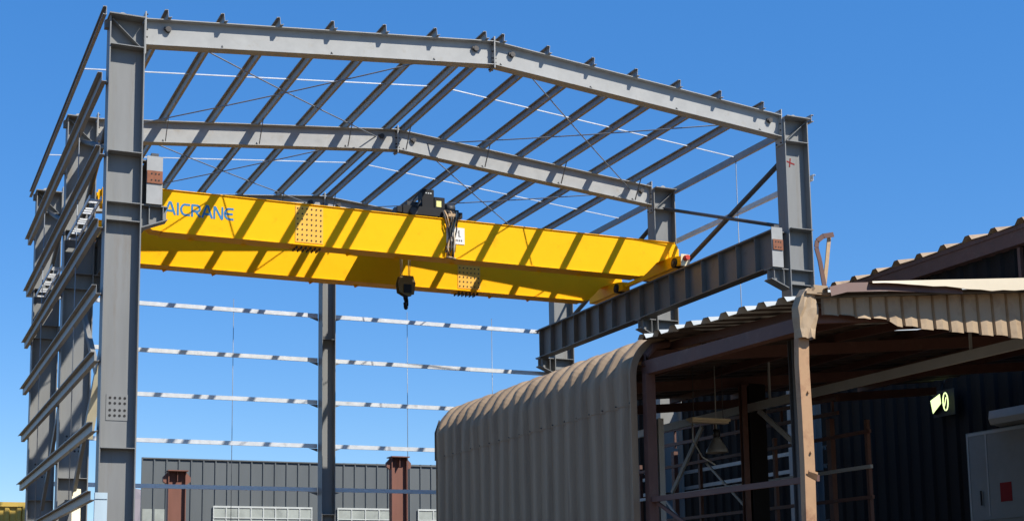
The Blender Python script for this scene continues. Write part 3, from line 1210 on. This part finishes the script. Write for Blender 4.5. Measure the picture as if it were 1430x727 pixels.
# cream flashing along the gable edge of the roof, overhanging the valance
bm = NB()
rnd = random.Random(5)
nseg = 62
A, B, C2, D2 = [], [], [], []
for k in range(nseg + 1):
    x = 7.9 + (21.5 - 7.9) * k / nseg
    s = min(1, max(.12, (x - 7.9) / 2.4))
    low = roofz(x, YC) + .10 - (.17 * s) - rnd.uniform(0, .035) * s
    A.append(bm.verts.new((x, YC - .02, roofz(x, YC) + .125)))
    B.append(bm.verts.new((x, YC - .36, roofz(x, YC) + .105)))
    C2.append(bm.verts.new((x, YC - .37, low)))
    D2.append(bm.verts.new((x, YC - .35, low)))
for k in range(nseg):
    for a, b in ((A, B), (B, C2), (C2, D2)):
        bm.faces.new((a[k], a[k + 1], b[k + 1], b[k]))
part('gable_flashing', bm, 'cream_trim', sh, 'cream flashing with a wavy lower edge')
# sheet lip under the flashing at the corner
bm = NB()
pts = [(7.22, 6.04), (7.5, 6.12), (8.2, 6.19), (9.6, 6.26)]
up_ = [bm.verts.new((x, YC - .27, z + .04)) for x, z in pts]
dn_ = [bm.verts.new((x, YC - .30, z - .10)) for x, z in pts]
bk_ = [bm.verts.new((x, YC + .0, z + .04)) for x, z in pts]
for k in range(3):
    bm.faces.new((up_[k], up_[k + 1], dn_[k + 1], dn_[k]))
    bm.faces.new((bk_[k], bk_[k + 1], up_[k + 1], up_[k]))
part('corner_lip', bm, 'brown', sh)  # dark colour puts shade on this sun-facing lip
# long pale grey beam running back inside, with hanger
bm = NB()
profile(bm, cprof(.17, .08, th=.012), (12.0, -18.3, 5.74), (12.0, -4.7, 5.76))
ib = part('inner_beam', bm, 'pipe', sh, 'pale grey beam running back under the roof')
for y in (-16.6, -10.6):
    bm = NB()
    bar(bm, (12.05, y, 5.9), (12.05, y, 6.7), .04, .04, up=(1, 0, 0))
    part('hanger', bm, 'pipe', ib)
# rail across the open side
bm = NB()
bar(bm, (7.22, YN - .17, 3.48), (7.22, YC + .2, 3.42), .05, .09)
part('side_rail', bm, 'brown', sh)
bm = NB()
bar(bm, (7.28, YN - .17, 3.44), (7.28, -15.9, 2.6), .04, .06)
bar(bm, (7.28, YN - .17, 2.9), (7.28, -15.4, 2.0), .04, .06)
part('rail_brace', bm, 'brown', sh)
# inner posts
for (x, y, wd, m, lab) in ((9.0, -11.26, .12, 'pipe', 'slim grey inner post'), (11.9, -9.82, .13, 'brown', 'slim brown inner post'), (12.25, -9.65, .40, 'shed', 'wide black inner post'),
                           (9.0, -15.75, .13, 'brace', 'dark grey inner post')):
    bm = NB()
    ztop = roofz(x) - .42 if m != 'pipe' else 5.3
    ibeam(bm, (x, y, 0), (x, y, ztop), wd, wd, .015, .012, up=V((0, 1, 0)))
    part('inner_post', bm, m, sh, lab)
bm = NB()
bar(bm, (12.0, -8.0, 5.66), (12.0, -6.6, 4.3), .05, .10)
part('cross_brace', bm, 'pipe', sh)
bm = NB()
bar(bm, (12.1, -10.1, 5.75), (12.1, -11.8, 4.6), .05, .10)
part('cross_brace', bm, 'pipe', sh)

# brown lattice girder and racking further in
lt = thing('lattice_girder', 'brown lattice girder on posts deep inside the open shelter', 'girder', (14, -10, 0))
bm = NB()
bar(bm, (14, -10.3, 5.76), (14, -2.2, 5.87), .06, .08)
bar(bm, (14, -10.3, 6.07), (14, -2.2, 6.26), .06, .08)
part('chord', bm, 'brown', lt)
for k in range(9):
    y = -10.1 + k * .95
    bm = NB()
    bar(bm, (14, y, 5.745), (14, y, 6.0 + .022 * (y + 14.5)), .05, .05, up=(1, 0, 0))
    part('web_bar', bm, 'brown', lt)
for y in (-10.0, -8.75, -3.4):
    bm = NB()
    box(bm, 13.94, 14.06, y - .07, y + .07, 0, 5.66)
    part('post', bm, 'brown', lt)
rk = thing('steel_rack', 'dark brown steel rack with long rails behind the hanging lamp', 'rack', (13, -6, 0))
for z in (3.1, 3.75, 4.35, 5.05):
    bm = NB()
    bar(bm, (13.0, -12.6, z), (13.0, -3.0, z + .05), .06, .07)
    part('rail', bm, 'brown' if z != 4.35 else 'pipe', rk)
for y in (-12.4, -9.2, -6.1, -3.2):
    bm = NB()
    box(bm, 13.05, 13.13, y - .04, y + .04, 0, 5.3)
    part('upright', bm, 'brown', rk)
for y0, y1 in ((-6.0, -3.3), (-9.1, -6.2)):
    bm = NB()
    bar(bm, (13.16, y0, 3.0), (13.16, y1, 5.1), .03, .06)
    part('cross_brace', bm, 'pipe', rk)

# bell lamp hanging inside
LX, LY, LZ = 11.0, -10.15, 4.98
lp = thing('pendant_lamp', 'grey bell shaped lamp hanging inside the brown shelter', 'lamp', (LX, LY, LZ - .2))
bm = NB()
prof = [(.05, .17), (.09, .12), (.12, .06), (.16, 0), (.215, -.09), (.235, -.16), (.225, -.17)]
n = 18
rings = [[bm.verts.new((LX + r * math.cos(2 * math.pi * k / n), LY + r * math.sin(2 * math.pi * k / n), LZ + z)) for k in range(n)] for r, z in prof]
for a, b in zip(rings, rings[1:]):
    for k in range(n):
        f = bm.faces.new((a[k], a[(k + 1) % n], b[(k + 1) % n], b[k]))
        f.smooth = True
bm.faces.new(rings[0][::-1])
part('shade', bm, 'lamp', lp)
bm = NB()
tube(bm, [(LX, LY, LZ + .16), (LX, LY, LZ + .32)], .075, 12)
part('socket', bm, 'dark_grey', lp)
bm = NB()
tube(bm, [(LX, LY, LZ + .32), (LX, LY, roofz(LX) - .03)], .012, 6)
tube(bm, [(LX - .45, LY + .2, LZ + .5), (LX - .45, LY + .2, LZ + .1), (LX - .3, LY + .1, LZ - .25), (LX - .05, LY, LZ - .42)], .015, 6)
part('cord', bm, 'frame_pale', lp)
# batten lamp
bt = thing('batten_lamp', 'thin cream batten lamp under the roof beside the pale beam', 'lamp', (10.6, -10.6, 5.35))
bm = NB()
box(bm, 10.1, 11.0, -10.7, -10.45, 5.40, 5.45)
part('body', bm, 'cream', bt)
bm = NB()
box(bm, 10.12, 10.98, -10.66, -10.5, 5.36, 5.397)
part('diffuser', bm, 'cream_trim', bt)
bm = NB()
for x in (10.2, 10.9):
    tube(bm, [(x, -10.58, 5.45), (x, -10.58, roofz(x) - .03)], .01, 5)
part('hanger', bm, 'brace', bt)

# ------------------------------------------------------------------ big dark shed at the far right
XD = 22.9
KX = (XD + 5.064) / (22.4 + 5.064)


def ky(y):
    return -35.4 + (y + 35.4) * KX


def kz(z):
    return 1.6 + (z - 1.6) * KX


sd_ = thing('dark_shed', 'tall dark shed with brown eaves and black ribbed wall on the right', 'shed', (XD, -6, 0))
ZE = kz(11.46)
bm = NB()
rows = [[], []]
for y, h in rib_profile(-26.0, 18.0, .53, .07):
    rows[0].append(bm.verts.new((XD - h, y, 0)))
    rows[1].append(bm.verts.new((XD - h, y, ZE - .55)))
for k in range(len(rows[0]) - 1):
    bm.faces.new((rows[0][k], rows[0][k + 1], rows[1][k + 1], rows[1][k]))
sw = part('wall', bm, 'shed', sd_)
bm = NB()
rows = []
rp3 = rib_profile(-26.2, 18.2, 1.02, .14, ((0, 0), (.62, 0), (.72, 1), (.88, 1)))
for x in (XD - .38, XD - .1, XD + 3, XD + 9, XD + 12):
    rows.append([bm.verts.new((x, y, ZE + .02 + .16 * (x - XD) + h + .02 * math.sin(y * 2.2))) for y, h in rp3])
for a, b in zip(rows, rows[1:]):
    for k in range(len(rp3) - 1):
        bm.faces.new((a[k], a[k + 1], b[k + 1], b[k]))
part('roof', bm, 'khaki', sd_)
bm = NB()
box(bm, XD - .30, XD - .20, -26.1, 18.1, ZE - .56, ZE - .04)
box(bm, XD - .197, XD - .0, -26.1, 18.1, ZE - .56, ZE - .50)
box(bm, XD - .33, XD - .303, -26.1, 18.1, ZE - .17, ZE - .06)
part('fascia', bm, 'brown', sd_)
# end wall closing the shed toward the yard
bm = NB()
box(bm, XD + .01, XD + 12, 17.9, 17.95, 0, ZE - .2)
part('end_wall', bm, 'shed', sd_)
bm = NB()
for y, zz in ((-8.6, 10.2), (-6.9, 10.2)):
    bar(bm, (XD - .12, y, 8.8), (XD - .12, y, ZE - .6), .1, .12, up=(1, 0, 0))
bar(bm, (XD - .12, -8.5, 9.2), (XD - .12, -7.6, 10.7), .06, .06)
bar(bm, (XD - .12, -26, 8.9), (XD - .12, -1.0, 8.9), .12, .16)
part('eave_bracing', bm, 'brown', sd_)
# pale door panel with a red sign
bm = NB()
box(bm, XD - .16, XD - .09, -9.6, ky(-5.0), 0, kz(6.24))
dp = part('door_panel', bm, 'panel_white', sd_, 'pale grey sliding door panel')
bm = NB()
box(bm, XD - .168, XD - .163, ky(-6.60), ky(-6.18), kz(4.30), kz(4.80))
part('red_sign', bm, 'red_sign', dp)
bm = NB()
box(bm, XD - .20, XD - .165, -9.5, ky(-5.4), 3.9, 4.0)
part('door_rail', bm, 'panel_white', dp)
bm = NB()
for yy in (ky(-5.0) - .06, ky(-5.75), ky(-7.4)):
    box(bm, XD - .172, XD - .1625, yy - .025, yy + .025, 0.02, kz(6.2))
box(bm, XD - .173, XD - .1625, -9.6, ky(-5.0) - .1, kz(6.24) - .10, kz(6.24) - .03)
part('door_seam', bm, 'lamp', dp)
bm = NB()
bar(bm, (XD - .21, ky(-5.5), 4.3), (XD - .21, ky(-5.5), 4.7), .035, .035, up=(1, 0, 0))
part('handle', bm, 'black', dp)
bm = NB()
pr = [(0, 0), (.34, .05), (.40, .20), (.36, .42), (0, .44)]
prism(bm, [V((XD - .09 - a, ky(-6.25), kz(6.27) + b)) for a, b in pr], (0, -3.6, 0))
part('door_hood', bm, 'pipe', sd_, 'pale rolled hood above the door')

# lit floodlight on the black wall
FY, FZ = ky(-4.15), kz(7.35)
fl = thing('floodlight', 'small lit floodlight glowing yellow green on the black ribbed wall', 'floodlight', (XD - .1, FY, FZ))
bm = NB()
FX = XD - .50
quad = [V((FX, ky(a), kz(b))) for a, b in ((-4.05, 7.27), (-4.47, 7.42), (-4.50, 7.13), (-4.13, 6.87))]
nrm = V((-1, 0, 0))
prism(bm, quad, (.14, 0, 0))
part('housing', bm, 'black', fl)
bm = NB()
cen = sum(quad, V((0, 0, 0))) / 4
prism(bm, [cen + (q - cen) * .92 + nrm * .003 for q in quad], nrm * .012)
part('lens', bm, 'lit', fl)
bm = NB()
for s in (0,):
    c = V((FX, ky(-4.66), kz(7.16)))
    pts = [c + V((0, .10 * math.cos(math.radians(a)), .25 * math.sin(math.radians(a)))) for a in range(0, 361, 24)]
    tube(bm, pts, .018, 6)
part('ring_tube', bm, 'lit', fl)
bm = NB()
bar(bm, c + V((.0, .05, -.12)), c + V((.0, -.03, .12)), .02, .02, up=(1, 0, 0))
part('inner_bar', bm, 'lit', fl)
bm = NB()
box(bm, FX + .145, FX + .18, ky(-4.86), ky(-3.98), kz(6.80), kz(7.52))
part('back_plate', bm, 'dark', fl)
bm = NB()
bar(bm, (FX + .142, ky(-4.3), kz(7.2)), (XD - .08, ky(-4.3), kz(7.2)), .05, .05)
part('arm', bm, 'black', fl)
bm = NB()
box(bm, XD - .45, XD - .10, FY - .35, FY + .5, FZ + 1.0, FZ + 1.25)
bm_c = NB()
tube(bm_c, [(XD - .12, FY - .1, FZ + 1.0), (XD - .13, FY - .12, FZ + .5), (XD - .34, FY - .14, FZ + .12)], .022, 6)
part('cable', bm_c, 'cable_dark', fl)
one('cable_box', bm, 'black', 'black cable box on the ribbed wall above the lit floodlight', 'box', (XD - .3, FY, FZ + 1.0))

# ------------------------------------------------------------------ dark ribbed wall and red columns far behind
YW = 34.0
bw = thing('rear_wall', 'slate grey ribbed sheet wall with pale windows, behind the frame', 'wall', (14.5, YW, 0))
bm = NB()
rows = [[], []]
for x, h in rib_profile(6.98, 23.5, .60, .06, ((0, 0), (.80, 0), (.86, 1), (.95, 1))):
    rows[0].append(bm.verts.new((x, YW - h, 0)))
    rows[1].append(bm.verts.new((x, YW - h, 9.13 + .008 * (x - 6.7))))
for k in range(len(rows[0]) - 1):
    bm.faces.new((rows[0][k], rows[0][k + 1], rows[1][k + 1], rows[1][k]))
part('sheeting', bm, 'backwall', bw)
bm = NB()
box(bm, 6.96, 23.5, YW - .08, YW + .05, 9.14, 9.20)
box(bm, 6.92, 6.975, YW - .08, YW + .05, 0, 9.20)
part('edge_trim', bm, 'backwall', bw)
for x0, x1 in ((10.35, 15.3), (16.6, 19.55), (20.9, 22.6)):
    bm = NB()
    z0, z1 = 4.2, 6.86
    box(bm, x0, x1, YW - .10, YW - .066, z1, z1 + .09)
    n = max(2, int((x1 - x0) / .6))
    for k in range(n + 1):
        x = x0 + (x1 - x0 - .05) * k / n
        box(bm, x, x + .05, YW - .10, YW - .066, z0, z1 - .003)
    for z in (5.9, 6.35):
        box(bm, x0, x1, YW - .112, YW - .103, z, z + .05)
    wn = part('window', bm, 'frame_pale', bw)
    bm = NB()
    box(bm, x0 + .01, x1 - .01, YW - .090, YW - .070, z0, z1 - .01) if False else box(bm, x0 + .055, x1 - .055, YW - .0655, YW - .0625, z0, z1 - .01)
    part('pane', bm, 'pane', wn)
bm = NB()
rows = [[], []]
for x, h in rib_profile(7.0, 8.3, .60, .06, ((0, 0), (.80, 0), (.86, 1), (.95, 1))):
    rows[0].append(bm.verts.new((x, YW - h - .01, 4.0)))
    rows[1].append(bm.verts.new((x, YW - h - .01, 6.75)))
for k in range(len(rows[0]) - 1):
    bm.faces.new((rows[0][k], rows[0][k + 1], rows[1][k + 1], rows[1][k]))
part('pale_sheet', bm, 'pane', bw)

for x, zt, lab in ((7.80, 8.15, 'red oxide steel column on the left, in front of the grey ribbed wall'), (18.43, 9.1, 'taller red oxide steel column on the right, in front of the grey ribbed wall')):
    t = thing('old_column', lab, 'column', (x, 30, 0), 'old red columns')
    bm = NB()
    hw = .40
    box(bm, x - hw, x - hw + .04, 29.8, 30.2, .03, zt)
    box(bm, x + hw - .04, x + hw, 29.8, 30.2, .03, zt)
    box(bm, x - hw + .04, x + hw - .04, 29.99, 30.01, .03, zt)
    part('shaft', bm, 'redcol', t)
    bm = NB()
    box(bm, x - hw - .06, x + hw + .06, 29.62, 30.38, zt + .002, zt + .05)
    part('cap_plate', bm, 'redcol', t)
    bm = NB()
    box(bm, x - .012, x + .012, 29.75, 29.985, zt - .45, zt - .003)
    part('gusset', bm, 'redcol', t)
    for s in (-1, 1):
        bm = NB()
        xo = x + s * hw
        prism(bm, [V((xo + s * .003, 29.9, zt - .02)), V((xo + s * .22, 29.9, zt - .25)), V((xo + s * .22, 29.9, zt - .45)), V((xo + s * .003, 29.9, zt - .6))], (0, .2, 0))
        part('side_bracket', bm, 'redcol', t)
    bm = NB()
    box(bm, x - hw - .2, x + hw + .2, 29.6, 30.4, 0, .028)
    part('base_plate', bm, 'redcol', t)

# ------------------------------------------------------------------ left edge: yellow container, pale board
bm = NB()
ct = thing('yellow_container', 'yellow ribbed container at the lower left edge', 'container', (-3.3, 27, 0))
rows = [[], []]
for x, h in rib_profile(-7.5, .75, .45, .08):
    rows[0].append(bm.verts.new((x, 25.2 - h, .15)))
    rows[1].append(bm.verts.new((x, 25.2 - h, 6.1)))
for k in range(len(rows[0]) - 1):
    bm.faces.new((rows[0][k], rows[0][k + 1], rows[1][k + 1], rows[1][k]))
part('side_wall', bm, 'yel_sheet', ct)
bm = NB()
box(bm, -7.5, .75, 25.08, 25.25, 6.1, 6.28)
box(bm, -7.5, .75, 25.26, 28.0, 6.1, 6.2)
box(bm, -7.5, .75, 25.08, 25.25, 0, .15)
box(bm, .753, .86, 25.08, 28.0, 0, 6.28)
part('frame', bm, 'yel_sheet', ct)

pb = thing('pale_board', 'pale blue upright board against the front left column', 'board', (-.02, -.55, 0))
bm = NB()
box(bm, -.12, .17, -.60, -.50, 0, 4.55)
part('board', bm, 'pale_blue', pb)
bm = NB()
box(bm, -.12, .17, -.62, -.603, 4.40, 4.55)
part('batten', bm, 'pale_blue', pb)
